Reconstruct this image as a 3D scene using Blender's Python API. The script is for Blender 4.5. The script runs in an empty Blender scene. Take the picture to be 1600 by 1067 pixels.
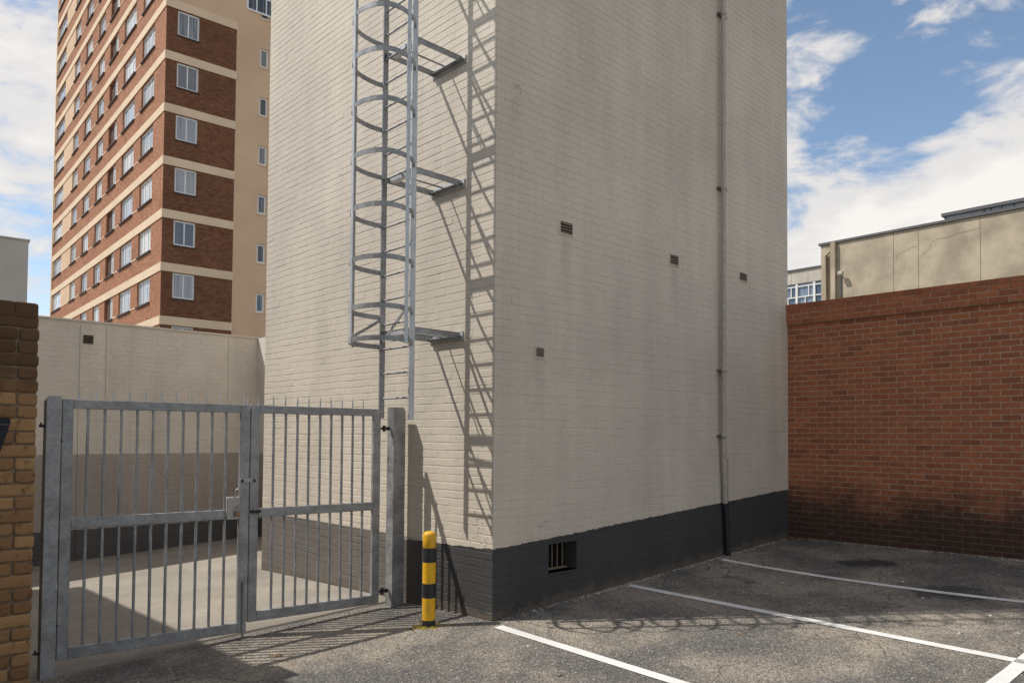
import bpy, math, random
from mathutils import Vector, Matrix
random.seed(7)
S = bpy.context.scene
COL = S.collection
R = math.radians

# ------------------------------------------------------------------ camera
cd = bpy.data.cameras.new('camera'); cam = bpy.data.objects.new('camera', cd); COL.objects.link(cam)
FPX, CXP, CYP = 1190.0, 800.0, 645.6
PITCH, ROLL, HEAD = R(1.76), R(.435), R(46.56)
F = Vector((math.cos(HEAD), math.sin(HEAD), 0)); RT = Vector((math.sin(HEAD), -math.cos(HEAD), 0)); UP = Vector((0, 0, 1))
fw = F*math.cos(PITCH) + UP*math.sin(PITCH); up = UP*math.cos(PITCH) - F*math.sin(PITCH)
cr = RT*math.cos(ROLL) + up*math.sin(ROLL); cu = up*math.cos(ROLL) - RT*math.sin(ROLL)
CAM = Vector((-5.215, -5.776, 1.868))
cam.matrix_world = Matrix(((cr.x, cu.x, -fw.x, CAM.x), (cr.y, cu.y, -fw.y, CAM.y), (cr.z, cu.z, -fw.z, CAM.z), (0, 0, 0, 1)))
cd.sensor_width = 36; cd.sensor_fit = 'HORIZONTAL'; cd.lens = FPX/1600*36; cd.shift_y = (CYP-533.5)/1600
cd.clip_start = .05; cd.clip_end = 3000
S.camera = cam

# ------------------------------------------------------------------ world, sun, exposure
SUN_AZ, SUN_EL = R(-46), R(53)         # direction the light travels in plan, height of the sun
w = bpy.data.worlds.new('World'); S.world = w; w.use_nodes = True
nt = w.node_tree; nt.nodes.clear()
def N(t, kind, **kw):
    n = t.nodes.new(kind)
    for k, v in kw.items():
        if hasattr(n, k): setattr(n, k, v)
    return n
def setin(t, n, i, v):
    if isinstance(v, bpy.types.NodeSocket): t.links.new(v, n.inputs[i])
    elif v is not None: n.inputs[i].default_value = v
def mth(t, op, a, b=None, c=None, clamp=False):
    n = N(t, 'ShaderNodeMath', operation=op, use_clamp=clamp)
    for i, v in enumerate((a, b, c)): setin(t, n, i, v)
    return n.outputs[0]
def vmth(t, op, a, b=None):
    n = N(t, 'ShaderNodeVectorMath', operation=op); setin(t, n, 0, a); setin(t, n, 1, b)
    return n.outputs['Value'] if op in ('LENGTH', 'DISTANCE', 'DOT_PRODUCT') else n.outputs[0]
def mixc(t, f, a, b, blend='MIX'):
    n = N(t, 'ShaderNodeMix', data_type='RGBA', blend_type=blend)
    setin(t, n, 0, f)
    for i, v in ((6, a), (7, b)):
        if isinstance(v, (tuple, list)) and len(v) == 3: v = (*v, 1)
        setin(t, n, i, v)
    return n.outputs[2]
def ramp(t, v, lo, hi, a=0., b=1., smooth=True):
    n = N(t, 'ShaderNodeMapRange', interpolation_type='SMOOTHSTEP' if smooth else 'LINEAR')
    setin(t, n, 0, v)
    for i, x in ((1, lo), (2, hi), (3, a), (4, b)): n.inputs[i].default_value = x
    return n.outputs[0]
def noise(t, vec, scale, detail=4, rough=.55, dist=0.):
    n = N(t, 'ShaderNodeTexNoise'); setin(t, n, 'Vector', vec)
    n.inputs['Scale'].default_value = scale; n.inputs['Detail'].default_value = detail
    n.inputs['Roughness'].default_value = rough; n.inputs['Distortion'].default_value = dist
    return n.outputs['Fac']
def scaled(t, vec, s):
    n = N(t, 'ShaderNodeMapping'); setin(t, n, 0, vec); n.inputs['Scale'].default_value = s; return n.outputs[0]

tc = N(nt, 'ShaderNodeTexCoord')
sky = N(nt, 'ShaderNodeTexSky', sky_type='NISHITA', sun_disc=False, sun_elevation=SUN_EL,
        sun_rotation=math.atan2(-math.cos(SUN_AZ), -math.sin(SUN_AZ)), altitude=1500, air_density=1.0, dust_density=.6, ozone_density=1.6)
d = tc.outputs['Generated']
# clouds: fractal noise over the whole dome; denser banks where the photograph shows them
cn = noise(nt, scaled(nt, d, (9, 9, 19)), 1.0, 9, .58, .35)
big = noise(nt, scaled(nt, d, (2.1, 2.1, 4.2)), 1.0, 3, .5, .2)
fine = noise(nt, scaled(nt, d, (17, 17, 30)), 1.0, 6, .6, .2)
val = mth(nt, 'MULTIPLY_ADD', big, .36, mth(nt, 'MULTIPLY', cn, .74))
val = mth(nt, 'MULTIPLY_ADD', fine, .12, val)
for c, wd, wt in (((.17, .93, .30), .24, .06), ((.19, .96, .16), .14, -.05), ((.94, .24, .245), .085, .24), ((.89, .375, .25), .065, .21),
                  ((.885, .30, .345), .06, -.13), ((.86, .29, .42), .15, -.065), ((.855, .385, .355), .055, -.09)):
    g = mth(nt, 'DIVIDE', vmth(nt, 'DISTANCE', d, c), wd)
    g = mth(nt, 'EXPONENT', mth(nt, 'MULTIPLY', mth(nt, 'MULTIPLY', g, g), -1.))
    val = mth(nt, 'MULTIPLY_ADD', g, wt, val)
mask = ramp(nt, val, .545, .675)
shade = ramp(nt, mth(nt, 'ADD', val, mth(nt, 'MULTIPLY', fine, .25)), .74, 1.02)
ccol = mixc(nt, shade, (4.75, 4.6, 4.5), (5.9, 5.65, 5.25))
skyc = mixc(nt, 1., sky.outputs[0], (1.12, 1.06, .95), 'MULTIPLY')
hor = mixc(nt, mth(nt, 'MULTIPLY', mask, .93), skyc, ccol)
bg = N(nt, 'ShaderNodeBackground'); setin(nt, bg, 0, hor); bg.inputs[1].default_value = .138
wo = N(nt, 'ShaderNodeOutputWorld'); nt.links.new(bg.outputs[0], wo.inputs[0])

ld = bpy.data.lights.new('sun', 'SUN'); sun = bpy.data.objects.new('sun', ld); COL.objects.link(sun)
ld.energy = 3.45; ld.angle = R(.53); ld.color = (1, .965, .905)
sun.rotation_euler = Vector((math.cos(SUN_EL)*math.cos(SUN_AZ), math.cos(SUN_EL)*math.sin(SUN_AZ), -math.sin(SUN_EL))).to_track_quat('-Z', 'Y').to_euler()
S.view_settings.view_transform = 'Standard'; S.view_settings.look = 'None'
S.view_settings.exposure = .3; S.view_settings.gamma = 1; S.view_settings.use_curve_mapping = False

# ------------------------------------------------------------------ materials
def material(name, rough=.8, metal=0., spec=.3):
    m = bpy.data.materials.new(name); m.use_nodes = True
    t = m.node_tree; b = t.nodes['Principled BSDF']
    b.inputs['Roughness'].default_value = rough; b.inputs['Metallic'].default_value = metal
    b.inputs['Specular IOR Level'].default_value = spec
    pos = N(t, 'ShaderNodeNewGeometry').outputs['Position']
    return m, t, b, pos
def bump(t, b, h, strength=.3, dist=.004):
    n = N(t, 'ShaderNodeBump'); n.inputs['Strength'].default_value = strength; n.inputs['Distance'].default_value = dist
    setin(t, n, 'Height', h); t.links.new(n.outputs[0], b.inputs['Normal'])
def gray(t, v):
    n = N(t, 'ShaderNodeCombineColor'); [setin(t, n, i, v) for i in range(3)]; return n.outputs[0]
def sep(t, pos):
    n = N(t, 'ShaderNodeSeparateXYZ'); setin(t, n, 0, pos); return n.outputs
def simple(name, col, rough=.7, metal=0., var=.12, scale=9., spec=.3, bstr=.12):
    m, t, b, pos = material(name, rough, metal, spec)
    f = noise(t, pos, scale, 5, .6)
    c = mixc(t, 1., (*col, 1), gray(t, ramp(t, f, .25, .75, 1-var, 1+var)), 'MULTIPLY')
    setin(t, b, 'Base Color', c)
    if bstr: bump(t, b, noise(t, pos, scale*12, 3), bstr, .003)
    return m
def paint(name, line, colours):
    """old paint on brickwork; colours from top to bottom, 'line' gives the height above each colour change"""
    m, t, b, pos = material(name, .72, 0, .25)
    x, y, z = sep(t, pos)
    n1 = noise(t, pos, .55, 4, .6); n2 = noise(t, scaled(t, pos, (3.2, 3.2, .35)), 1., 5, .6); n3 = noise(t, pos, 28, 4, .65)
    nedge = noise(t, pos, 7, 4, .6)
    c = colours[0]
    for h, cc in zip(line(t, x, y, z), colours[1:]):
        k = ramp(t, mth(t, 'ADD', h, mth(t, 'MULTIPLY_ADD', nedge, .055, -.028)), -.004, .004, 1., 0.)
        c = mixc(t, k, c, cc)
    if name == 'painted_brick':                                  # older, bleached coat on the plinth inside the yard
        k = mth(t, 'MULTIPLY', ramp(t, y, .9, 2.0), ramp(t, z, .70, .72, 1., 0.)); c = mixc(t, k, c, (.165, .148, .13))
    mul = mth(t, 'MULTIPLY', ramp(t, n1, .3, .7, .90, 1.06), ramp(t, n2, .3, .72, 1.03, .93))
    mul = mth(t, 'MULTIPLY', mul, ramp(t, n3, .25, .75, .95, 1.05))
    c = mixc(t, 1., c, gray(t, mul), 'MULTIPLY')
    grime = mth(t, 'MULTIPLY', ramp(t, noise(t, scaled(t, pos, (2, 2, 6)), 2.2, 6, .7), .60, .74), .30)
    c = mixc(t, grime, c, mixc(t, 1., c, (.62, .57, .5), 'MULTIPLY'))
    if name == 'painted_brick':
        hg = mth(t, 'SUBTRACT', z, mth(t, 'MULTIPLY_ADD', mth(t, 'MAXIMUM', x, 0), .051, mth(t, 'MULTIPLY', mth(t, 'MAXIMUM', y, 0), -.034)))
        dirt = ramp(t, mth(t, 'ADD', hg, mth(t, 'MULTIPLY_ADD', noise(t, pos, 5, 6, .75), .5, -.25)), .0, .14, .75, 0.)
        c = mixc(t, dirt, c, (.15, .118, .088))
        wv = mth(t, 'ADD', x, mth(t, 'MULTIPLY_ADD', noise(t, scaled(t, pos, (2, 2, 1.2)), 2., 3), .12, -.06))
        for vx, vz in ((1.07, 4.13), (3.16, 4.12), (4.92, 4.17), (.66, 2.71), (4.27, 2.8), (2.4, 6.6), (.3, 5.5)):   # run-off below vents and clips
            st = mth(t, 'MULTIPLY', ramp(t, mth(t, 'ABSOLUTE', mth(t, 'SUBTRACT', wv, vx)), .03, .11, 1., 0.),
                     mth(t, 'MULTIPLY', ramp(t, mth(t, 'SUBTRACT', vz, z), 0., .04), ramp(t, mth(t, 'SUBTRACT', vz, z), .05, .75, 1., 0.)))
            c = mixc(t, mth(t, 'MULTIPLY', st, ramp(t, n2, .3, .6, .05, .2)), c, (.26, .215, .165))
    setin(t, b, 'Base Color', c)
    hgt = mth(t, 'ADD', mth(t, 'MULTIPLY', n3, 1.1), noise(t, pos, 95, 3, .6))
    bump(t, b, hgt, .6, .0045)
    return m
CREAM, PLINTH = (.625, .552, .455), (.064, .062, .061)
M = {}
M['paint'] = paint('painted_brick', lambda t, x, y, z: [mth(t, 'SUBTRACT', z, mth(t, 'MULTIPLY_ADD', mth(t, 'MAXIMUM', x, 0), .0556,
        mth(t, 'MULTIPLY_ADD', mth(t, 'MAXIMUM', y, 0), -.033, .722)))], [CREAM, PLINTH])
M['rear_paint'] = paint('rear_wall_paint', lambda t, x, y, z: [mth(t, 'SUBTRACT', z, 1.5), mth(t, 'SUBTRACT', z, .17)],
        [(.72, .66, .58), (.42, .375, .335), (.115, .113, .112)])
def steel(name, base, rough, var=.25):
    m, t, b, pos = material(name, rough, .35, .5)
    v = N(t, 'ShaderNodeTexVoronoi'); setin(t, v, 'Vector', pos); v.inputs['Scale'].default_value = 55
    s = sep(t, v.outputs['Color'])[0]
    n = noise(t, pos, 6, 5, .65)
    mul = mth(t, 'MULTIPLY', ramp(t, s, 0, 1, 1-var*.45, 1+var*.45, False), ramp(t, n, .3, .7, 1-var, 1+var))
    c = mixc(t, 1., (*base, 1), gray(t, mul), 'MULTIPLY')
    rust = ramp(t, noise(t, pos, 11, 6, .7), .70, .80)
    c = mixc(t, mth(t, 'MULTIPLY', rust, .5), c, (.17, .09, .04))
    setin(t, b, 'Base Color', c); setin(t, b, 'Roughness', ramp(t, n, .3, .7, rough-.08, rough+.12))
    bump(t, b, noise(t, pos, 60, 3), .12, .002)
    return m
M['galv'] = steel('galvanised_steel', (.30, .30, .30), .5)
M['galv_light'] = steel('bright_galvanised_steel', (.50, .515, .52), .42, .15)
M['dark_steel'] = simple('dark_steel', (.045, .045, .045), .5, .6)
M['rust'] = simple('rusty_brass', (.30, .19, .10), .55, .4, .35, 60)
M['lock'] = simple('worn_lock_case', (.42, .40, .36), .5, .3, .2, 50)
M['yellow'] = simple('yellow_paint', (.80, .43, .012), .45, 0, .10, 22, .4)
M['black'] = simple('black_paint', (.022, .024, .03), .45, 0, .2, 22, .4)
for q in ('yellow', 'black'):
    t = M[q].node_tree; b = t.nodes['Principled BSDF']; src = b.inputs['Base Color'].links[0].from_socket
    pos = N(t, 'ShaderNodeNewGeometry').outputs['Position']
    sc_ = ramp(t, noise(t, scaled(t, pos, (30, 30, 9)), 1., 6, .75, .5), .62, .70)
    c = mixc(t, mth(t, 'MULTIPLY', sc_, .7), src, (.17, .14, .10)); c = mixc(t, ramp(t, noise(t, pos, 9, 5, .7), .45, .8, 0, .45), c, (.22, .16, .07) if q == 'yellow' else (.07, .065, .06))
    setin(t, b, 'Base Color', c)
M['navy'] = simple('dark_navy_paint', (.012, .014, .022), .5, 0, .1)
M['grey_line'] = simple('grey_paint', (.12, .12, .13), .6)
M['dark'] = simple('recess_shade', (.006, .006, .006), .9, 0, .1)  # near-black colour standing in for shade inside recesses
M['terracotta'] = simple('painted_vent', (.22, .17, .125), .75, 0, .25, 30)
M['bar_tan'] = simple('rusty_tan_bar', (.23, .17, .115), .7, .1, .3, 40)
M['pipe'] = simple('painted_pipe', (.40, .355, .30), .5, 0, .14, 12, .4)
M['pipe_dark'] = simple('old_iron_pipe', (.13, .105, .085), .6, .2, .3, 20)
M['cream_render'] = simple('cream_render', (.44, .37, .27), .85, 0, .26, 1.3)
M['tower_cream'] = simple('tower_cream', (.66, .46, .30), .85, 0, .08, .35)
M['tower_band'] = simple('tower_band', (.74, .57, .40), .85, 0, .07, .5)
M['white'] = simple('white_frame', (.78, .78, .76), .5, 0, .05)
M['sill'] = simple('dark_sill', (.07, .055, .05), .7)
M['brown'] = simple('brown_panel', (.085, .042, .028), .7)
M['roof_grey'] = simple('roof_sheet', (.33, .36, .38), .5, .2, .12, 1.5)
M['roof_dark'] = simple('roof_edge', (.12, .12, .125), .6, .1)
M['block'] = simple('grey_render', (.47, .43, .385), .85, 0, .07, .5)
M['spandrel'] = simple('concrete_spandrel', (.52, .475, .40), .85, 0, .12, 1.2)
def glass(name, base, curtain):
    m, t, b, pos = material(name, .06, 0, .8)
    s = sep(t, pos)
    oi = N(t, 'ShaderNodeObjectInfo').outputs['Random']
    k = mth(t, 'ADD', noise(t, scaled(t, pos, (9, 9, .3)), 1., 3), mth(t, 'MULTIPLY_ADD', oi, .5, -.25))
    c = mixc(t, ramp(t, k, .38, .62), base, curtain)
    setin(t, b, 'Base Color', c)
    return m
M['glass'] = glass('window_glass', (.36, .39, .43), (.66, .67, .68))  # sky reflection put into the pale base colour of these panes
M['glass_shade'] = glass('curtained_glass', (.13, .145, .17), (.36, .37, .40))
M['glass_dark'] = glass('dark_glass', (.05, .055, .06), (.17, .17, .175))
M['glass_blue'] = glass('blue_glass', (.05, .08, .12), (.20, .24, .30))

def brick_mat(name, cols, mortarish, pitch, ln, z0, axis, dark_top=None):
    """fired brick: one tone for each brick of the bond, soot and salts near the ground"""
    m, t, b, pos = material(name, .85, 0, .2)
    s = sep(t, pos); z = s[2]; u = s[axis]
    row = mth(t, 'FLOOR', mth(t, 'DIVIDE', mth(t, 'SUBTRACT', z, z0), pitch))
    cell = mth(t, 'FLOOR', mth(t, 'ADD', mth(t, 'DIVIDE', u, ln), mth(t, 'MULTIPLY', mth(t, 'FLOORED_MODULO', row, 2), .5)))
    cx = N(t, 'ShaderNodeCombineXYZ'); setin(t, cx, 0, cell); setin(t, cx, 1, row)
    wn = N(t, 'ShaderNodeTexWhiteNoise', noise_dimensions='2D'); setin(t, wn, 0, cx.outputs[0])
    cr_ = N(t, 'ShaderNodeValToRGB'); setin(t, cr_, 0, wn.outputs['Value'])
    e = cr_.color_ramp.elements; e[0].position = 0; e[0].color = (*cols[0], 1); e[1].position = 1; e[1].color = (*cols[-1], 1)
    for i, cc in enumerate(cols[1:-1]):
        el = e.new((i+1)/(len(cols)-1)); el.color = (*cc, 1)
    n = noise(t, pos, 35, 5, .65)
    c = mixc(t, 1., cr_.outputs[0], gray(t, ramp(t, n, .25, .75, .80, 1.2)), 'MULTIPLY')
    soot = mth(t, 'ADD', mth(t, 'MULTIPLY', mth(t, 'SUBTRACT', z, 1.30), -1.35), mth(t, 'MULTIPLY_ADD', mth(t, 'MULTIPLY_ADD', noise(t, pos, 9, 6, .75), .6, mth(t, 'MULTIPLY', noise(t, pos, 1.7, 6, .7), .7)), 1.9, -1.2))
    c = mixc(t, mth(t, 'MULTIPLY', ramp(t, soot, -.1, .95), .88), c, (.033, .026, .023))
    salt = mth(t, 'MULTIPLY', ramp(t, noise(t, pos, 11, 8, .8), .60, .68), ramp(t, z, .4, 1.7, .6, 0.))
    c = mixc(t, salt, c, (.34, .31, .28))
    setin(t, b, 'Base Color', c)
    bump(t, b, n, .5, .004)
    return m
RC = [(.25, .095, .054), (.33, .118, .060), (.38, .135, .066), (.36, .128, .063), (.41, .148, .070), (.35, .124, .062), (.32, .110, .057), (.39, .138, .066), (.34, .118, .060), (.37, .132, .064), (.30, .105, .055), (.27, .098, .055)]
M['red'] = brick_mat('red_brick', RC, None, .0815, .235, .25, 1)
def mortar(name, col):
    m, t, b, pos = material(name, .9, 0, .1)
    z = sep(t, pos)[2]
    c = mixc(t, 1., (*col, 1), gray(t, ramp(t, noise(t, pos, 20, 5), .3, .7, .75, 1.15)), 'MULTIPLY')
    soot = mth(t, 'ADD', mth(t, 'MULTIPLY', mth(t, 'SUBTRACT', z, 1.30), -1.35), mth(t, 'MULTIPLY_ADD', mth(t, 'MULTIPLY_ADD', noise(t, pos, 9, 6, .75), .6, mth(t, 'MULTIPLY', noise(t, pos, 1.7, 6, .7), .7)), 1.9, -1.2))
    if name == 'red_mortar': c = mixc(t, mth(t, 'MULTIPLY', ramp(t, soot, -.1, .95), .8), c, (.06, .05, .043))
    setin(t, b, 'Base Color', c); bump(t, b, noise(t, pos, 120, 3), .4, .003)
    return m
M['red_mortar'] = mortar('red_mortar', (.46, .335, .225))
M['clinker_mortar'] = mortar('clinker_mortar', (.27, .21, .145))
def clinker():
    m, t, b, pos = material('yellow_clinker', .85, 0, .2)
    oi = N(t, 'ShaderNodeObjectInfo').outputs['Random']; z = sep(t, pos)[2]
    cr_ = N(t, 'ShaderNodeValToRGB'); setin(t, cr_, 0, oi); e = cr_.color_ramp.elements
    e[0].color = (.26, .14, .066, 1); e[1].color = (.47, .28, .13, 1)
    el = e.new(.5); el.color = (.37, .21, .10, 1)
    n = noise(t, pos, 16, 6, .7, .4)
    c = mixc(t, ramp(t, n, .53, .72), cr_.outputs[0], (.11, .062, .034))
    top = ramp(t, mth(t, 'ADD', z, mth(t, 'MULTIPLY', noise(t, pos, 6, 4), .35)), 2.28, 2.55)
    c = mixc(t, mth(t, 'MULTIPLY', top, .82), c, (.10, .058, .034))
    setin(t, b, 'Base Color', c)
    bump(t, b, mth(t, 'ADD', noise(t, pos, 40, 5, .7), n), .7, .006)
    return m
M['clinker'] = clinker()
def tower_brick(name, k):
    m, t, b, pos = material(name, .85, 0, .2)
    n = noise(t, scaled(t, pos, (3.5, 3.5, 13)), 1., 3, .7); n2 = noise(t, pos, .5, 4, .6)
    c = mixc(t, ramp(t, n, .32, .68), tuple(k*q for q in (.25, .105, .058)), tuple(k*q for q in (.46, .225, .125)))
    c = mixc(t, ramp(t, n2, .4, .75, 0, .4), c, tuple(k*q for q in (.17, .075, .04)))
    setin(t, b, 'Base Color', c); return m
M['tower_brick'] = tower_brick('tower_brick', 1.05); M['shaded_brick'] = tower_brick('shaded_face_brick', .5)  # second is the same brick with the unlit face's shade put into its colour
def asphalt():
    m, t, b, pos = material('asphalt', .88, 0, .25)
    v = N(t, 'ShaderNodeTexVoronoi'); setin(t, v, 'Vector', pos); v.inputs['Scale'].default_value = 62
    agg = sep(t, v.outputs['Color'])[0]
    n1 = noise(t, pos, .8, 6, .62, .3); n2 = noise(t, pos, 5, 6, .7); n3 = noise(t, pos, 130, 3, .7)
    c = mixc(t, ramp(t, n1, .38, .66), (.13, .121, .11), (.30, .258, .206))
    c = mixc(t, mth(t, 'MULTIPLY', ramp(t, n2, .56, .72), .55), c, (.105, .10, .094))
    c = mixc(t, mth(t, 'MULTIPLY', ramp(t, noise(t, scaled(t, pos, (1.2, 2.4, 1)), 1.4, 7, .7, .5), .6, .75), .5), c, (.36, .295, .215))
    k = mth(t, 'MULTIPLY', ramp(t, agg, 0, 1, .62, 1.42, False), ramp(t, n3, .25, .75, .6, 1.4))
    c = mixc(t, 1., c, gray(t, k), 'MULTIPLY')
    c = mixc(t, mth(t, 'MULTIPLY', ramp(t, agg, .955, .965), .55), c, (.42, .39, .35))
    for p, r_, col in (((4.95, -1.75, .25), .42, (.028, .028, .03)), ((3.9, -3.0, .2), .45, (.06, .06, .062))):
        dd = mth(t, 'ADD', vmth(t, 'DISTANCE', pos, p), mth(t, 'MULTIPLY_ADD', noise(t, pos, 3.2, 6, .75), 1.1, -.55))
        c = mixc(t, ramp(t, dd, r_*.45, r_, .85, 0.), c, col)
    vc = N(t, 'ShaderNodeTexVoronoi', feature='DISTANCE_TO_EDGE'); vc.inputs['Scale'].default_value = .55
    wob = N(t, 'ShaderNodeTexNoise'); setin(t, wob, 'Vector', pos); wob.inputs['Scale'].default_value = 2.5; wob.inputs['Detail'].default_value = 6
    setin(t, vc, 'Vector', vmth(t, 'ADD', pos, scaled(t, wob.outputs['Color'], (.5, .5, .5))))
    crack = mth(t, 'MULTIPLY', ramp(t, vc.outputs['Distance'], .0, .008, .75, 0.), ramp(t, n1, .45, .6))
    c = mixc(t, crack, c, (.03, .03, .03))
    pale = mth(t, 'MULTIPLY', ramp(t, noise(t, scaled(t, pos, (2.6, .7, 1)), 1.1, 6, .7, .6), .60, .72), .38)
    c = mixc(t, pale, c, (.30, .305, .31))
    rust = mth(t, 'MULTIPLY', ramp(t, noise(t, scaled(t, pos, (1.6, .9, 1)), 1.9, 6, .7, .4), .63, .73), .5)
    c = mixc(t, rust, c, (.20, .105, .05))
    setin(t, b, 'Base Color', c)
    bump(t, b, mth(t, 'MULTIPLY_ADD', v.outputs['Distance'], -1.5, mth(t, 'MULTIPLY', n3, .6)), .9, .008)
    return m
M['asphalt'] = asphalt()
def concrete():
    m, t, b, pos = material('yard_concrete', .9, 0, .15)
    n = noise(t, pos, 1.1, 6, .65); n2 = noise(t, pos, 45, 4, .7)
    c = mixc(t, ramp(t, n, .3, .7), (.26, .232, .195), (.345, .305, .255))
    c = mixc(t, 1., c, gray(t, ramp(t, n2, .25, .75, .8, 1.18)), 'MULTIPLY')
    c = mixc(t, mth(t, 'MULTIPLY', ramp(t, noise(t, pos, 3.1, 6, .7), .58, .72), .4), c, (.2, .17, .135))
    setin(t, b, 'Base Color', c); bump(t, b, n2, .5, .004); return m
M['concrete'] = concrete()
def linepaint():
    m, t, b, pos = material('white_line_paint', .7, 0, .3)
    w1 = ramp(t, noise(t, pos, 26, 6, .75), .60, .68); w2 = ramp(t, noise(t, pos, 3, 4), .3, .75, .85, 1.08)
    c = mixc(t, 1., (.74, .72, .68, 1), gray(t, w2), 'MULTIPLY')
    c = mixc(t, mth(t, 'MULTIPLY', w1, .8), c, (.16, .15, .135))
    setin(t, b, 'Base Color', c); bump(t, b, noise(t, pos, 90, 3), .5, .004); return m
M['line'] = linepaint()
M['leaf'] = simple('dry_leaf', (.30, .16, .06), .8, 0, .5, 40)
M['chip'] = simple('pale_grit', (.55, .52, .46), .8, 0, .3, 60)
M['moss'] = simple('yellow_moss', (.33, .25, .03), .9, 0, .4, 50)
M['cable'] = simple('black_cable', (.03, .03, .03), .6)

# ------------------------------------------------------------------ helpers
def tag(o, label=None, cat=None, group=None, kind=None):
    for k, v in (('label', label), ('category', cat), ('group', group), ('kind', kind)):
        if v: o[k] = v
    return o
def empty(name, loc=(0, 0, 0), rz=0., label=None, cat=None, group=None):
    o = bpy.data.objects.new(name, None); COL.objects.link(o); o.location = loc; o.rotation_euler = (0, 0, rz)
    o.empty_display_size = .1
    return tag(o, label, cat, group)
class MB:
    def __init__(s): s.v = []; s.f = []; s.sm = []
    def add(s, vs, fs, smooth=False):
        k = len(s.v); s.v += [tuple(p) for p in vs]; s.f += [tuple(i+k for i in f) for f in fs]; s.sm += [smooth]*len(fs); return s
    def box(s, x0, y0, z0, x1, y1, z1, ch=0.):
        if ch <= 0:
            return s.add([(x0, y0, z0), (x1, y0, z0), (x1, y1, z0), (x0, y1, z0), (x0, y0, z1), (x1, y0, z1), (x1, y1, z1), (x0, y1, z1)],
                  [(0, 3, 2, 1), (4, 5, 6, 7), (0, 1, 5, 4), (1, 2, 6, 5), (2, 3, 7, 6), (3, 0, 4, 7)])
        c = ch                                                   # upright edges and both ends chamfered
        def ring(i, z): return [(x0+c+i, y0+i, z), (x1-c-i, y0+i, z), (x1-i, y0+c+i, z), (x1-i, y1-c-i, z), (x1-c-i, y1-i, z), (x0+c+i, y1-i, z), (x0+i, y1-c-i, z), (x0+i, y0+c+i, z)]
        vs = ring(c, z0)+ring(0, z0+c)+ring(0, z1-c)+ring(c, z1)
        fs = [tuple(range(7, -1, -1)), tuple(range(24, 32))]
        for k in range(3):
            for i in range(8):
                j = (i+1) % 8; fs.append((k*8+i, k*8+j, k*8+8+j, k*8+8+i))
        return s.add(vs, fs)
    def tube(s, pts, r, n=8, cap=True, radii=None):
        pts = [Vector(p) for p in pts]; rings = []
        for i, p in enumerate(pts):
            tn = (pts[min(i+1, len(pts)-1)]-pts[max(i-1, 0)]).normalized()
            a = Vector((0, 0, 1)) if abs(tn.z) < .9 else Vector((1, 0, 0))
            u = tn.cross(a).normalized(); v = tn.cross(u)
            rr = radii[i] if radii else r
            rings.append([p+(u*math.cos(2*math.pi*k/n)+v*math.sin(2*math.pi*k/n))*rr for k in range(n)])
        vs = [q for rg in rings for q in rg]; fs = []
        for i in range(len(pts)-1):
            for k in range(n): fs.append((i*n+k, i*n+(k+1) % n, i*n+n+(k+1) % n, i*n+n+k))
        s.add(vs, fs, True)
        if cap: s.add(rings[0], [tuple(range(n))]); s.add(rings[-1], [tuple(range(n-1, -1, -1))])
        return s
    def bar(s, p, q, wd, ht, upv=(0, 0, 1)):
        p, q = Vector(p), Vector(q); tn = (q-p).normalized(); upv = Vector(upv)
        u = tn.cross(upv).normalized(); v = u.cross(tn)
        c = [(-1, -1), (1, -1), (1, 1), (-1, 1)]
        vs = [p+u*a*wd/2+v*b*ht/2 for a, b in c]+[q+u*a*wd/2+v*b*ht/2 for a, b in c]
        return s.add(vs, [(3, 2, 1, 0), (4, 5, 6, 7), (0, 1, 5, 4), (1, 2, 6, 5), (2, 3, 7, 6), (3, 0, 4, 7)])
    def strip(s, path, th, ht):
        """flat bar bent in plan: path of (x, y, z), th thick sideways, ht tall"""
        P = [Vector(p) for p in path]; vs = []
        for i, p in enumerate(P):
            tn = (P[min(i+1, len(P)-1)]-P[max(i-1, 0)]); tn.z = 0; tn.normalize(); u = Vector((-tn.y, tn.x, 0))*th/2; h = Vector((0, 0, ht/2))
            vs += [p-u-h, p+u-h, p+u+h, p-u+h]
        fs = [(0, 1, 2, 3)]
        for i in range(len(P)-1):
            for k in range(4): fs.append((i*4+k, i*4+4+k, i*4+4+(k+1) % 4, i*4+(k+1) % 4))
        k = (len(P)-1)*4; fs.append((k+3, k+2, k+1, k))
        return s.add(vs, fs)
    def prism(s, poly, h0, h1, axis='y'):
        """polygon in (x, z), pushed from y=h0 to y=h1"""
        n = len(poly)
        vs = [(x, h0, z) for x, z in poly]+[(x, h1, z) for x, z in poly]
        return s.add(vs, [tuple(range(n)), tuple(range(2*n-1, n-1, -1))]+[(i, i+n, (i+1) % n+n, (i+1) % n) for i in range(n)])
    def lathe(s, prof, n=24, c=(0, 0)):
        vs = [(c[0]+r*math.cos(2*math.pi*k/n), c[1]+r*math.sin(2*math.pi*k/n), z) for r, z in prof for k in range(n)]
        fs = [(i*n+k, i*n+(k+1) % n, i*n+n+(k+1) % n, i*n+n+k) for i in range(len(prof)-1) for k in range(n)]
        return s.add(vs, fs, True)
    def mesh(s, name, m):
        me = bpy.data.meshes.new(name); me.from_pydata(s.v, [], s.f); me.materials.append(m)
        me.polygons.foreach_set('use_smooth', s.sm); me.update(); return me
    def build(s, name, m, parent=None, **kw):
        o = bpy.data.objects.new(name, s.mesh(name, M[m] if isinstance(m, str) else m)); COL.objects.link(o)
        if parent is not None: o.parent = parent
        return tag(o, **kw)
def inst(name, me, parent, loc=(0, 0, 0), rot=(0, 0, 0), sc=(1, 1, 1)):
    o = bpy.data.objects.new(name, me); COL.objects.link(o); o.parent = parent; o.location = loc; o.rotation_euler = rot; o.scale = sc; return o
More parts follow.
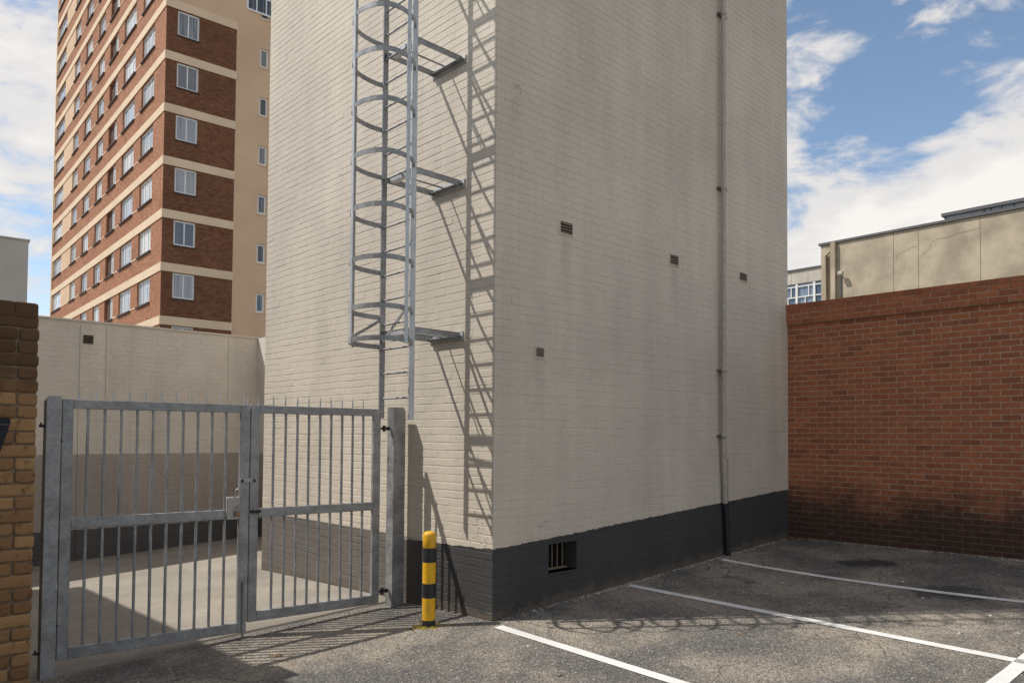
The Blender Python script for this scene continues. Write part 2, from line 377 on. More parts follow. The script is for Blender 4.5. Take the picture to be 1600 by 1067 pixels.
def pix(p):
    q = Vector(p)-CAM; z = q.dot(fw); return CXP+FPX*q.dot(cr)/z, CYP-FPX*q.dot(cu)/z, z
def H(x, y):
    x = min(max(x, -9), 7.5); y = min(max(y, -9), 10.8)
    return .051*x+(-.034*y if y > 0 else -.008*y)
def brick_shape(l, h, dp, ch, cx=None):
    """brick with chamfered arrises: x along the wall, front towards -y, centred on its face"""
    a, b = l/2, h/2; cx = ch if cx is None else cx
    vs = [(-a+cx, -dp, -b+ch), (a-cx, -dp, -b+ch), (a-cx, -dp, b-ch), (-a+cx, -dp, b-ch),
          (-a, -dp+ch, -b), (a, -dp+ch, -b), (a, -dp+ch, b), (-a, -dp+ch, b), (-a, .03, -b), (a, .03, -b), (a, .03, b), (-a, .03, b)]
    fs = [(0, 1, 2, 3)]
    for i in range(4):
        j = (i+1) % 4; fs += [(i, 4+i, 4+j, j), (4+i, 8+i, 8+j, 4+j)]
    return vs, fs

def lay_bricks(parent, faces, m, keep, proud, ch, jit, tl=.0015, name='brick'):
    """faces: (origin, direction along the wall, rotation, list of (s, z, length, height)); the bricks that show largest become objects"""
    allb = []
    for org, dr, rz, lst in faces:
        for s, z, l, h in lst:
            c = Vector(org)+Vector(dr)*s; c.z = z
            u, v, dz = pix(c); sc = 0
            if dz > .2 and -20 < u < 1620 and -10 < v < 1075:
                u2 = pix(c+Vector(dr)*.1)[0]; sc = abs(u2-u)*10*l*h/dz*FPX
            allb.append((sc, c, rz, l, h))
    allb.sort(key=lambda q: -q[0])
    cache = {}; rest = MB()
    for i, (sc, c, rz, l, h) in enumerate(allb):
        dx = random.gauss(0, jit); tilt = random.gauss(0, tl)
        if i < keep and sc > 0:
            k = (round(l, 3), round(h, 3), random.choice((.2, .55, .9, 1.35)))
            if k not in cache:
                mb = MB(); mb.add(*brick_shape(l, h, proud*(.6+.4*k[2]), ch*k[2], .0006)); cache[k] = mb.mesh(name, M[m])
            n = Matrix.Rotation(rz, 3, 'Z') @ Vector((0, -dx, 0))
            inst(name, cache[k], parent, c+n+Vector((0, 0, random.gauss(0, .0014))), (0, tilt, rz))
        else:
            q = random.uniform(.1, 1.45); c = c+Vector((0, 0, random.gauss(0, .0014))); vs, fs = brick_shape(l, h, proud*(.6+.4*q)+dx, ch*q, .0006)
            mt = Matrix.Translation(c) @ Matrix.Rotation(rz, 4, 'Z') @ Matrix.Rotation(tilt, 4, 'Y')
            rest.add([mt @ Vector(p) for p in vs], fs)
    rest.build('brickwork', m, parent, kind='stuff')

def courses(s0, s1, z0, z1, pitch, ln, joint, holes=(), align=0., halfstep=True, vj=1.):
    out = []; r = 0; z = z0
    while z+pitch <= z1+1e-6:
        off = align-((r % 2)*.5*ln if halfstep else 0)
        k = math.floor((s0-off)/ln)-1
        while True:
            a, b = off+k*ln, off+(k+1)*ln; k += 1
            if a >= s1: break
            a, b = max(a, s0), min(b, s1)
            if b-a < .03: continue
            segs = [(a, b)]
            for hx0, hx1, hz0, hz1 in holes:
                if z+pitch > hz0+.01 and z < hz1-.01:
                    ns = []
                    for p, q in segs:
                        if q <= hx0 or p >= hx1: ns.append((p, q)); continue
                        if p < hx0: ns.append((p, hx0))
                        if q > hx1: ns.append((hx1, q))
                    segs = ns
            for p, q in segs:
                if q-p > .03: out.append(((p+q)/2, z+pitch/2, q-p-joint*vj, pitch-joint))
        r += 1; z += pitch
    return out

# ------------------------------------------------------------------ ground, yard, markings
fine_ = [x*.3 for x in range(-34, 42)]
xs = [-900, -200, -60, -25]+fine_+[20, 60, 200, 900]
mb = MB(); nx = len(xs)
for y in xs:
    for x in xs: mb.v.append((x, y, H(x, y)))
for j in range(nx-1):
    for i in range(nx-1): mb.f.append((j*nx+i, j*nx+i+1, j*nx+nx+i+1, j*nx+nx+i)); mb.sm.append(True)
ground = mb.build('ground', 'asphalt', kind='structure')
hh = H
def edge_y(x): return 1.79-.055*max(0, x+2.2) if x > -2.2 else 1.79-.01*(x+2.2)
def yard():
    mb = MB(); X = [-3.9+i*.25 for i in range(16)]+[-.012]; Y = [k/14 for k in range(15)]
    for x in X:
        for k in Y:
            y = edge_y(x)+(9.3-edge_y(x))*k+ (random.uniform(-.012, .012) if k == 0 else 0); mb.v.append((x, y, H(x, y)+.02))
    n = len(Y)
    for i in range(len(X)-1):
        for k in range(n-1): mb.f.append((i*n+k, (i+1)*n+k, (i+1)*n+k+1, i*n+k+1)); mb.sm.append(True)
    b = len(mb.v)
    for i, x in enumerate(X):
        p = mb.v[i*n]; mb.v.append((p[0], p[1]-.03, H(p[0], p[1])-.03))
    for i in range(len(X)-1): mb.f.append((b+i, b+i+1, (i+1)*n, i*n)); mb.sm.append(False)
    k = len(mb.v); mb.v += [(-.012, 5.2, H(0, 5.2)+.02), (1.77, 5.2, H(1.77, 5.2)+.02), (1.77, 9.3, H(1.77, 9.3)+.02), (-.012, 9.3, H(0, 9.3)+.02)]
    mb.f.append((k, k+1, k+2, k+3)); mb.sm.append(False)
    return mb.build('yard_paving', 'concrete', kind='structure')
yard()
def stripe(a, b, wd, n=24, mid=None):
    mb = MB(); a, b = Vector((*a, 0)), Vector((*b, 0)); u = (b-a).normalized(); p = Vector((-u.y, u.x, 0))*wd/2
    for i in range(n+1):
        q_ = i/n; c = a+(b-a)*q_
        if mid: c = a*(1-q_)**2+Vector((*mid, 0))*2*q_*(1-q_)+b*q_*q_
        for q in (c+p*(1+random.uniform(-.05, .05)), c-p*(1+random.uniform(-.05, .05))): mb.v.append((q.x, q.y, hh(q.x, q.y)+.006))
    for i in range(n): mb.f.append((2*i, 2*i+1, 2*i+3, 2*i+2)); mb.sm.append(True)
    return mb.build('parking_line', 'line', ground)
stripe((-.10, -.20), (-.46, -5.2), .11)
stripe((2.09, -.12), (1.86, -4.3), .11)
stripe((4.09, -.16), (4.05, -4.6), .11, 30, (3.62, -2.2))
stripe((2.6, -4.19), (-1.6, -4.05), .12)

# ------------------------------------------------------------------ the painted building
HB, HG = 14.0, 9.26
bld = empty('painted_building', (0, 0, 0), label='tall windowless cream painted brick building with dark grey plinth', cat='building')
WX0, WX1, WZ0, WZ1 = .82, 1.275, .385, .70
VENTS = [(.951, 1.186, 4.135, 4.30), (3.054, 3.272, 4.125, 4.285), (4.802, 5.038, 4.17, 4.32), (.58, .735, 2.715, 2.85)]
core = MB()
core.box(0, .0, -1, WX0, 5.2, HB); core.box(WX1, 0, -1, 6.3, 5.2, HB)
core.box(WX0, 0, -1, WX1, 5.2, WZ0); core.box(WX0, 0, WZ1, WX1, 5.2, HB); core.box(WX0, .34, WZ0, WX1, 5.2, WZ1)
core.build('wall', 'paint', bld)
PB = .0855
fr = courses(.0, 6.3, -.0855*4, HG, PB, .232, .009, [(WX0, WX1, WZ0, WZ1)]+VENTS, 0., True, .06)
fl = courses(-.0035, 5.2, -.0855*4, HG, PB, .232, .009, (), .118, True, .06)
lay_bricks(bld, [((0, 0, 0), (1, 0, 0), 0., fr), ((0, 0, 0), (0, 1, 0), R(-90), fl)], 'paint', 300, .0030, .0036, .0005, .003)
# louvred vents
for x0, x1, z0, z1 in VENTS:
    f = MB(); t_ = .018
    f.box(x0, -.012, z0, x0+t_, .02, z1); f.box(x1-t_, -.012, z0, x1, .02, z1); f.box(x0+t_, -.012, z0, x1-t_, .02, z0+t_); f.box(x0+t_, -.012, z1-t_, x1-t_, .02, z1)
    v = f.build('air_vent', 'paint', bld)
    MB().box(x0+t_, -.0058, z0+t_, x1-t_, -.0052, z1-t_).build('shade_sheet', 'dark', v)  # black sheet on the solid wall, painted as the shade behind the slats
    for k in range(4):
        z = z0+t_+(z1-z0-2*t_)*(k+.5)/4
        MB().add([(x0+t_, -.017, z-.007), (x1-t_, -.017, z-.007), (x1-t_, -.007, z+.008), (x0+t_, -.007, z+.008), (x0+t_, -.017, z-.012), (x1-t_, -.017, z-.012), (x1-t_, -.007, z+.004), (x0+t_, -.007, z+.004)],
                 [(0, 1, 2, 3), (7, 6, 5, 4), (4, 5, 1, 0), (6, 7, 3, 2), (5, 6, 2, 1), (7, 4, 0, 3)]).build('slat', 'terracotta', v)
# barred basement opening
bw = MB().box(WX0-.004, -.010, WZ0-.02, WX1+.004, .12, WZ0).build('basement_window', 'paint', bld)
MB().box(WX0+.002, .20, WZ0+.002, WX1-.002, .215, WZ1-.002).build('shade_sheet', 'dark', bw)  # black sheet across the recess, its colour stands in for the shade inside
for k in range(5): MB().tube([(WX0+.04+k*.085, .15, WZ0), (WX0+.04+k*.085, .15, WZ1)], .0085, 8).build('bar', 'bar_tan', bw)
MB().box(WX0+.002, .14, WZ0+.001, WX1-.002, .165, WZ0+.022).build('bar_rail', 'bar_tan', bw)
MB().box(WX0+.002, .14, WZ1-.022, WX1-.002, .165, WZ1-.001).build('bar_rail', 'bar_tan', bw)
# drainpipe, black where it passes the plinth, and the thin conduit beside it
zp = .722+.0556*4.3
pipe = MB().tube([(4.27, -.075, 1.86), (4.27, -.075, HB)], .033, 14).build('drainpipe', 'pipe', bld)
MB().tube([(4.33, -.06, zp-.01), (4.285, -.068, 1.6), (4.27, -.075, 1.9)], .036, 14).build('lower_pipe', 'pipe', pipe)
MB().tube([(4.40, -.06, H(4.4, 0)), (4.365, -.06, .75), (4.33, -.06, zp)], .038, 14).build('black_pipe_foot', 'black', pipe)
for z in (1.9, 2.82, 5.4, 7.9):
    MB().lathe([(.033, z-.03), (.043, z-.026), (.043, z+.026), (.033, z+.03)], 14, (4.27, -.075)).build('pipe_collar', 'pipe', pipe)
    MB().box(4.20, -.05, z-.02, 4.40, -.012, z+.015).build('pipe_bracket', 'pipe_dark', pipe)
con = MB().tube([(4.365, -.03, zp), (4.365, -.03, HB)], .016, 8).build('conduit', 'pipe_dark', bld)
MB().tube([(4.45, -.035, H(4.45, 0)), (4.42, -.035, zp+.02)], .026, 8).build('black_pipe_foot', 'black', con)
MB().box(4.385, -.05, zp-.02, 4.44, -.006, zp+.62, .004).build('conduit_cover', 'pipe', con)
# chipped paint and faint old marks
ch = MB()
def chips(face, s, z, n, w_, h_, sz=.012):
    for _ in range(n):
        a, b = s+random.uniform(-w_, w_), z+random.uniform(-h_, h_); q = random.uniform(.3, 1)*sz; e = random.uniform(.4, 1.6)*q
        pts = [(a-e, b-q*.4), (a+e*.3, b-q*.6), (a+e, b+q*.3), (a-e*.2, b+q*.5)]
        ch.add([(x, -.0072, zz) if face == 'r' else (-.0072, x, zz) for x, zz in pts], [(0, 1, 2, 3) if face == 'r' else (3, 2, 1, 0)])
for s, z, n, w_, h_ in ((.29, 5.56, 26, .06, .05), (.74, .93, 24, .07, .04), (.36, 1.82, 5, .05, .08), (.62, 1.9, 4, .3, .1)): chips('r', s, z, n, w_, h_, .008)
for _ in range(60): chips('r', random.uniform(.1, 6.1), random.uniform(.9, 8), 1, .01, .01, .010)
for s, z, n, w_, h_ in ((.22, .98, 40, .2, .12), (3.45, 2.86, 16, .06, .05), (.3, .8, 25, .25, .04)): chips('l', s, z, n, w_, h_, .009)
for _ in range(30): chips('l', random.uniform(.1, 5), random.uniform(.9, 7), 1, .01, .01, .010)
ch.build('paint_chips', 'pipe_dark', bld, kind='stuff')

# ------------------------------------------------------------------ caged ladder on the lit wall
lad = empty('caged_ladder', (-.64, .8, 2.03), label='galvanised caged access ladder standing off the cream wall', cat='ladder')
LT = HB+.9
def lpart(mb, name, m='galv'):
    mb.v = [(x+.64, y-.8, z-2.03) for x, y, z in mb.v]; return mb.build(name, m, lad)
YA, YB = .55, 1.085
lpart(MB().box(-.672, YA-.011, 2.03, -.608, YA+.011, LT, .003), 'stringer', 'galv_light')
lpart(MB().box(-.672, YB-.011, 2.05, -.608, YB+.011, LT, .003), 'stringer')
zz = 2.26
rung = None
while zz < LT-.2:
    o = lpart(MB().tube([(-.64, YA, zz), (-.64, YB, zz)], .0105, 8), 'rung') if rung is None else inst('rung', rung, lad, (0, 0, zz-2.26))
    if rung is None: rung = o.data
    zz += .262
HP = [(-.64, .537), (-.71, .455), (-.80, .405), (-.90, .372), (-1.0, .365), (-1.10, .40), (-1.175, .50), (-1.21, .63), (-1.212, .77), (-1.17, .90), (-1.085, 1.0), (-.97, 1.07), (-.83, 1.105), (-.72, 1.113), (-.64, 1.10)]
def smooth(P, n=3):
    for _ in range(n):
        Q = [P[0]]
        for a, b in zip(P, P[1:]): Q += [tuple(x*.75+y*.25 for x, y in zip(a, b)), tuple(x*.25+y*.75 for x, y in zip(a, b))]
        P = Q+[P[-1]]
    return P
HS = smooth(HP, 1)
hz = [2.815, 3.13, 3.61, 4.12, 4.645, 5.16, 5.65, 6.09]
while hz[-1] < LT-.6: hz.append(hz[-1]+.5)
hoop = None
for z in hz:
    if hoop is None: hoop = lpart(MB().strip([(x, y, z) for x, y in HS], .008, .05), 'cage_hoop').data
    else: inst('cage_hoop', hoop, lad, (0, 0, z-hz[0]))
for (x, y, m_) in ((-1.203, .79, 'galv_light'), (-1.02, 1.047, 'galv'), (-.83, .392, 'galv_light')):
    o = MB().box(-.022, -.004, 0, .022, .004, LT-2.78); cx, cy = -.82, .76
    a_ = math.atan2(y-cy, x-cx)+math.pi/2
    o.v = [(p[0]*math.cos(a_)-p[1]*math.sin(a_)+x-.007*math.cos(a_-math.pi/2)*-1, p[0]*math.sin(a_)+p[1]*math.cos(a_)+y+.007*math.sin(a_-math.pi/2), p[2]+2.78) for p in o.v]
    lpart(o, 'cage_strap', m_)
lpart(MB().bar((-.645, YB, 2.86), (-.83, .40, 3.12), .008, .035), 'cage_brace'); lpart(MB().bar((-.66, 1.09, 3.1), (-1.1, .98, 2.86), .008, .03), 'cage_brace')
for z in (2.95, 4.60, 5.96, 7.4, 8.9, 10.4, 11.9, 13.4):
    for y in (YA-.005, 1.03):
        lpart(MB().box(-.655, y-.004, z-.03, -.018, y+.004, z+.03).box(-.655, y-.004, z+.026, -.018, y+.036, z+.033), 'bracket_arm')
    lpart(MB().box(-.018, YA-.06, z-.045, -.007, 1.08, z+.045), 'wall_plate', 'galv_light')
    lpart(MB().box(-.07, YA-.05, z-.012, -.0185, 1.07, z-.004), 'wall_angle')
    lpart(MB().box(-.612, YA+.03, z-.02, -.60, 1.025, z+.035).box(-.60, YA+.03, z-.02, -.555, 1.025, z-.013), 'cross_angle', 'galv_light')
    lpart(MB().bar((-.60, .80, z+.0), (-.02, .80, z+.0), .014, .014), 'tie_rod')
    for y in (YA, 1.03): lpart(MB().tube([(-.006, y, z+.025), (-.032, y, z+.025)], .011, 6), 'bolt', 'rust')

# ------------------------------------------------------------------ steel gate
GA, GB = Vector((-3.49, 1.785, 0)), Vector((-.37, 1.515, 0))
gdir = (GB-GA).normalized(); grz = math.atan2(gdir.y, gdir.x)
def leaf(s0, s1, zb, label, nbar, s_first, pitch, spikes):
    o = empty('gate_leaf', GA+gdir*s0+Vector((0, 0, zb)), grz, label, 'gate', 'leaves of the double steel gate')
    W, T, ZT = s1-s0, .05, 2.168-zb
    st = .088
    def b(x0, z0, x1, z1, name, ch_=.004): return MB().box(x0, -T/2, z0, x1, T/2, z1, ch_).build(name, 'galv', o)
    b(0, 0, st, ZT, 'stile'); b(W-st, 0, W, ZT, 'stile')
    b(st, ZT-.082, W-st, ZT-.001, 'top_rail'); b(st, 1.035-zb, W-st, 1.125-zb, 'middle_rail'); b(st, .001, W-st, .10, 'bottom_rail')
    bm = None; sp = None
    for i in range(nbar):
        x = s_first-s0+i*pitch
        if bm is None: bm = MB().box(-.0115, -.0115, .1, .0115, .0115, ZT-.082, .003).mesh('bar', M['galv'])
        inst('bar', bm, o, (x, 0, 0))
    for i, x in enumerate(spikes):
        if sp is None: sp = MB().tube([(0, 0, 0), (0, 0, .05), (0, 0, .12)], .01, 5, True, [.009, .0085, .001]).mesh('spike', M['galv_light'])
        inst('spike', sp, o, (x-s0, 0, ZT-.003), (random.uniform(-.08, .08), random.uniform(-.06, .06), 0))
    return o
sx = lambda x: (x-GA.x)/gdir.x
LL = leaf(sx(-3.49), sx(-1.853), -.10, 'left leaf of grey steel bar gate, beside the yellow brick pillar', 10, sx(-3.287), .1352, [sx(-3.36)+i*.1365 for i in range(12)]+[sx(-1.90)])
RL = leaf(sx(-1.838), sx(-.37), -.01, 'right leaf of grey steel bar gate, beside the cream wall', 9, sx(-1.594), .1275, [sx(-1.76)]+[sx(-1.60)+i*.128 for i in range(9)])
def on_leaf(lf, s0, mb, name, m): return mb.build(name, m, lf)
W1 = sx(-1.853)-sx(-3.49)
on_leaf(LL, 0, MB().box(W1-.22, -.06, 1.13, W1-.093, .03, 1.35, .005), 'latch_box', 'lock')
on_leaf(LL, 0, MB().tube([(W1-.14, -.045, 1.35), (W1-.145, -.045, 1.41), (W1-.12, -.045, 1.43), (W1-.095, -.045, 1.41), (W1-.092, -.045, 1.35)], .009, 8), 'latch_loop', 'lock')
on_leaf(LL, 0, MB().box(W1-.085, -.042, 1.49, W1+.075, -.027, 1.53, .004), 'hasp', 'lock')
on_leaf(LL, 0, MB().tube([(W1-.08, -.05, 1.51), (W1-.06, -.05, 1.51)], .014, 8).tube([(W1+.045, -.05, 1.51), (W1+.06, -.05, 1.51)], .014, 8), 'hasp_bolt', 'dark_steel')
on_leaf(LL, 0, MB().tube([(W1-.04, -.042, -.12), (W1-.04, -.042, .5)], .010, 8), 'drop_bolt', 'galv')
on_leaf(LL, 0, MB().tube([(.02, -.01, .3), (-.03, -.01, .3)], .016, 8).tube([(.02, -.01, 1.9), (-.03, -.01, 1.9)], .016, 8), 'hinge', 'dark_steel')
on_leaf(RL, 0, MB().tube([(.0, -.045, 1.105), (.11, -.045, 1.105)], .011, 8).tube([(.03, -.026, 1.105), (.03, -.06, 1.105)], .018, 8).tube([(.08, -.026, 1.105), (.08, -.06, 1.105)], .018, 8), 'slide_bolt', 'dark_steel')
WR = sx(-.37)-sx(-1.838)
for z in (.13, 1.96):
    on_leaf(RL, 0, MB().tube([(WR-.005, -.01, z), (WR+.125, -.015, z)], .012, 8).tube([(WR+.05, -.01, z-.035), (WR+.05, -.01, z+.035)], .02, 8).tube([(WR+.10, -.012, z-.02), (WR+.10, -.012, z+.02)], .022, 8), 'hinge', 'dark_steel')
pk = empty('padlock', GA+gdir*(W1-.135)+Vector((.0, -.085, 1.06)), grz, 'rusty brass padlock hanging from the latch of the gate', 'padlock')
MB().box(-.024, -.012, 0, .024, .012, .05, .005).build('lock_body', 'rust', pk)
MB().tube([(-.016, 0, .05), (-.016, 0, .085), (-.009, 0, .10), (.009, 0, .10), (.016, 0, .085), (.016, 0, .05)], .0045, 8).build('shackle', 'lock', pk)
def gpost(name, x0, y0, x1, y1, z0, z1, label, flip):
    o = empty(name, ((x0+x1)/2, (y0+y1)/2, z0), 0, label, 'gate post', 'gate posts'); a, b, h = (x1-x0)/2, (y1-y0)/2, z1-z0
    k = .03
    poly = [(-a, 0), (a, 0), (a, h-k*1.6), (a-k, h), (-a, h)] if not flip else [(-a, 0), (a, 0), (a, h), (-a+k, h), (-a, h-k*1.3)]
    MB().prism(poly, -b, b).build('post', 'galv', o)
    return o
pa = gpost('gate_post', -3.615, 1.74, -3.505, 1.85, -.27, 2.19, 'slim galvanised gate post bolted to the yellow brick pillar', True)
pb = gpost('gate_post', -.238, 1.43, -.078, 1.56, -.09, 2.195, 'thick galvanised gate post standing close to the cream wall', False)
for z in (.25, 2.2): MB().tube([(-.10, 0, z), (-.03, 0, z)], .012, 8).tube([(-.085, 0, z-.0), (-.085, 0, z+.03)], .008, 6).build('fixing_bolt', 'dark_steel', pa)

# ------------------------------------------------------------------ bollard
bx, by = -.50, .40; bz = H(bx, by)
bo = empty('bollard', (bx, by, bz), 0, 'round steel bollard in yellow and black bands before the wall corner', 'bollard')
r_ = .066
bands = [(-.05, .065, 'black'), (.065, .285, 'yellow'), (.285, .43, 'black'), (.43, .64, 'yellow'), (.64, .785, 'black')]
for a_, b_, c_ in bands: MB().lathe([(r_, a_), (r_, b_)], 28).build(c_+'_band', c_, bo)
MB().lathe([(r_, .785), (r_+.001, .787), (r_+.001, .905), (r_-.006, .928), (r_-.022, .943), (r_-.045, .95), (.0005, .952)], 28).build('yellow_cap', 'yellow', bo)
mo = MB()
for _ in range(90):
    a_ = random.uniform(2.2, 4.6) if random.random() < .7 else random.uniform(0, 6.28); q = r_+abs(random.gauss(0, .05)); x, y = bx+q*math.cos(a_), by+q*math.sin(a_); s = random.uniform(.006, .016); z = H(x, y)
    mo.add([(x-s, y-s, z), (x+s, y-s, z), (x, y+s, z), (x, y, z+s*1.3)], [(0, 1, 3), (1, 2, 3), (2, 0, 3)])
mo.build('moss_clumps', 'moss', label='yellow moss growing round the foot of the bollard', cat='moss', kind='stuff')

# ------------------------------------------------------------------ red brick wall on the right
rw = empty('red_brick_wall', (6.3, 0, .3), 0, 'red brick boundary wall with projecting coping courses', 'wall')
def rpart(mb, name, m, **k): mb.v = [(x-6.3, y, z-.3) for x, y, z in mb.v]; return mb.build(name, m, rw, **k)
ZB, PR, NR = .25, .0815, 42
zc = ZB+NR*PR
rpart(MB().box(6.306, -8.2, -.3, 6.53, .12, zc), 'mortar_core', 'red_mortar'); rpart(MB().box(6.2555, -8.2, zc, 6.55, -.0065, zc+4*PR-.006), 'coping_core', 'red_mortar')
body = courses(-.06, 8.2, ZB, zc, PR, .235, .013)
top = courses(-.06, 8.2, zc, zc+3*PR+1e-4, PR, .235, .011)
lastc = courses(-.06, 8.2, zc+3*PR, zc+4*PR+1e-4, PR, .118, .010)
def lay_red():
    allb = []
    for lst, dx in ((body, 6.306), (top, 6.255), (lastc, 6.247)):
        for s, z, l, h in lst:
            c = Vector((dx, -s, z)); u, v, dz = pix(c); sc = 0
            if -20 < u < 1620: sc = l*h/dz/dz
            allb.append((sc, c, l, h))
    allb.sort(key=lambda q: -q[0]); cache = {}; rest = MB()
    for i, (sc, c, l, h) in enumerate(allb):
        dx = random.gauss(0, .0012); tilt = random.gauss(0, .005)
        if sc > 0 and i < 300:
            k = (round(l, 3), round(h, 3))
            if k not in cache: q = MB(); q.add(*brick_shape(l, h, .004, .002)); cache[k] = q.mesh('brick', M['red'])
            inst('brick', cache[k], rw, (c.x-6.3+dx, c.y, c.z-.3), (0, tilt, R(-90)))
        else:
            vs, fs = brick_shape(l, h, .004+dx, .002); mt = Matrix.Translation(c) @ Matrix.Rotation(R(-90), 4, 'Z') @ Matrix.Rotation(tilt, 4, 'Y')
            rest.add([mt @ Vector(p) for p in vs], fs)
    rpart(rest, 'brickwork', 'red', kind='stuff')
lay_red()

# ------------------------------------------------------------------ yellow clinker pillar and wall on the left
pw = empty('clinker_brick_wall', (-3.69, 1.7, -.3), 0, 'end of old yellow brown clinker brick wall at left edge', 'wall')
def ppart(mb, name, m, **k): mb.v = [(x+3.69, y-1.7, z+.3) for x, y, z in mb.v]; return mb.build(name, m, pw, **k)
ppart(MB().box(-5.6, 1.712, -.6, -3.703, 2.1, 2.90), 'mortar_core', 'clinker_mortar')
def fat_brick(l, h, dp):
    mb = MB(); a, b = l/2, h/2; prof = [(0, 1.), (.28, .97), (.62, .86), (.9, .6), (1., .25)]
    rings = []
    for k, (e, q) in enumerate(prof):
        ins = (1-e)*.022; y = -dp*q
        rr = min(.02, b*.7)
        pts = []
        for cx_, cz_, a0 in ((a-ins-rr, b-ins-rr, 0), (-a+ins+rr, b-ins-rr, 90), (-a+ins+rr, -b+ins+rr, 180), (a-ins-rr, -b+ins+rr, 270)):
            for da in (0, 45, 90): pts.append((cx_+rr*math.cos(R(a0+da))+random.uniform(-.002, .002), y+random.uniform(-.0015, .0015), cz_+rr*math.sin(R(a0+da))+random.uniform(-.002, .002)))
        rings.append(pts)
    rings.append([(x, .03, z) for x, _, z in rings[-1]])
    n = 12; mb.add([p for r in rings for p in r], [tuple(range(n-1, -1, -1))]+[(i*n+k, i*n+(k+1) % n, i*n+n+(k+1) % n, i*n+n+k) for i in range(len(rings)-1) for k in range(n)], True)
    return mb
PP = .109; z = -.3; r = 0
pat = [0, 1, 1, 0, 1, 0, 1, 1, 0, 1]
shapes = {}
for L_ in (.158, .36, .172):
    shapes[L_] = [fat_brick(L_-.012, PP-.012, .014).mesh('brick', M['clinker']) for _ in range(3)]
while z < 2.78:
    xr = -3.69+random.uniform(-.006, .004)
    seq = [.158, .36, .36] if pat[r % 10] else [.36, .172, .36]
    for L_ in seq:
        inst('brick', random.choice(shapes[L_]), pw, (xr-L_/2+3.69, random.uniform(-.004, .004)+.008, z+PP/2+.3), (random.uniform(-.02, .02), random.uniform(-.012, .012), 0)); xr -= L_
    r += 1; z += PP
cop = [fat_brick(.175, .135, .02).mesh('coping_brick', M['clinker']) for _ in range(3)]
for i in range(6): inst('coping_brick', cop[i % 3], pw, (-.09-i*.182-(.012 if i == 0 else 0), .012, 2.90+.3+random.uniform(-.004, .008)), (0, random.uniform(-.03, .03), 0))
ppart(MB().box(-4.8, 1.716, 2.84, -3.71, 2.1, 2.962), 'coping_core', 'clinker')
sg = empty('painted_sign', (-4.0, 1.672, 1.85), 0, 'dark navy sign with slanted edge on the yellow brick pillar', 'sign')
MB().prism([(-.35, -.16), (.03, -.16), (.047, -.12), (.108, .10), (.106, .13), (.09, .145), (-.35, .145)], -.006, .008).build('sign_plate', 'navy', sg)
MB().prism([(-.35, .082), (.103, .082), (.105, .09), (-.35, .09)], -.0085, -.0062).build('grey_line', 'grey_line', sg)

# ------------------------------------------------------------------ painted rear wall
YR = 9.3
bk = empty('rear_wall', (0, YR, -.3), 0, 'painted rear wall in three bands of cream, brown and dark grey', 'wall')
def bpart(mb, name, m): mb.v = [(x, y-YR, z+.3) for x, y, z in mb.v]; return mb.build(name, m, bk)
bpart(MB().box(-9, YR, -1, 1.77, YR+.25, 3.855), 'wall', 'rear_paint')
bpart(MB().box(1.77, 5.25, -1, 2.02, YR+.25, 3.86), 'return_wall', 'rear_paint')
cr_ = MB(); zz = -.3; k = 0
while zz < 3.78:                                                  # brick courses stand out as thin ledges
    for (a_, b_) in ((-4.5, 1.77),):
        x = a_-(k % 2)*.116
        while x < b_:
            dd = random.uniform(.002, .0055); cr_.add([(max(x+.005, a_), YR-dd, zz+.005), (min(x+.227, b_-.002), YR-dd, zz+.005), (min(x+.227, b_-.002), YR-dd, zz+.080), (max(x+.005, a_), YR-dd, zz+.080),
                    (max(x+.005, a_), YR+.002, zz+.002), (min(x+.227, b_-.002), YR+.002, zz+.002), (min(x+.227, b_-.002), YR+.002, zz+.083), (max(x+.005, a_), YR+.002, zz+.083)],
                   [(0, 1, 2, 3), (4, 5, 1, 0), (3, 2, 6, 7), (5, 6, 2, 1), (4, 0, 3, 7)]); x += .232
    zz += .0855; k += 1
o = bpart(cr_, 'brickwork', 'rear_paint'); o['kind'] = 'stuff'
for x in (-1.51, -1.08, 1.17): bpart(MB().tube([(x, YR-.006, -.3), (x, YR-.006, 3.8)], .014, 8), 'conduit', M['rear_paint'])
bpart(MB().box(-9, YR-.03, 3.856, 1.80, YR+.28, 3.885), 'coping', 'rear_paint')
v = bpart(MB().box(-1.47, YR-.012, 3.47, -1.31, YR+.01, 3.62), 'air_vent', 'dark')  # solid black body, the shade between its slats is in the colour
for k in range(4): q = MB().box(-1.47, YR-.022, 3.478+k*.036, -1.31, YR-.013, 3.49+k*.036); q.v = [(x, y-YR, z+.3) for x, y, z in q.v]; q.build('slat', 'terracotta', v)

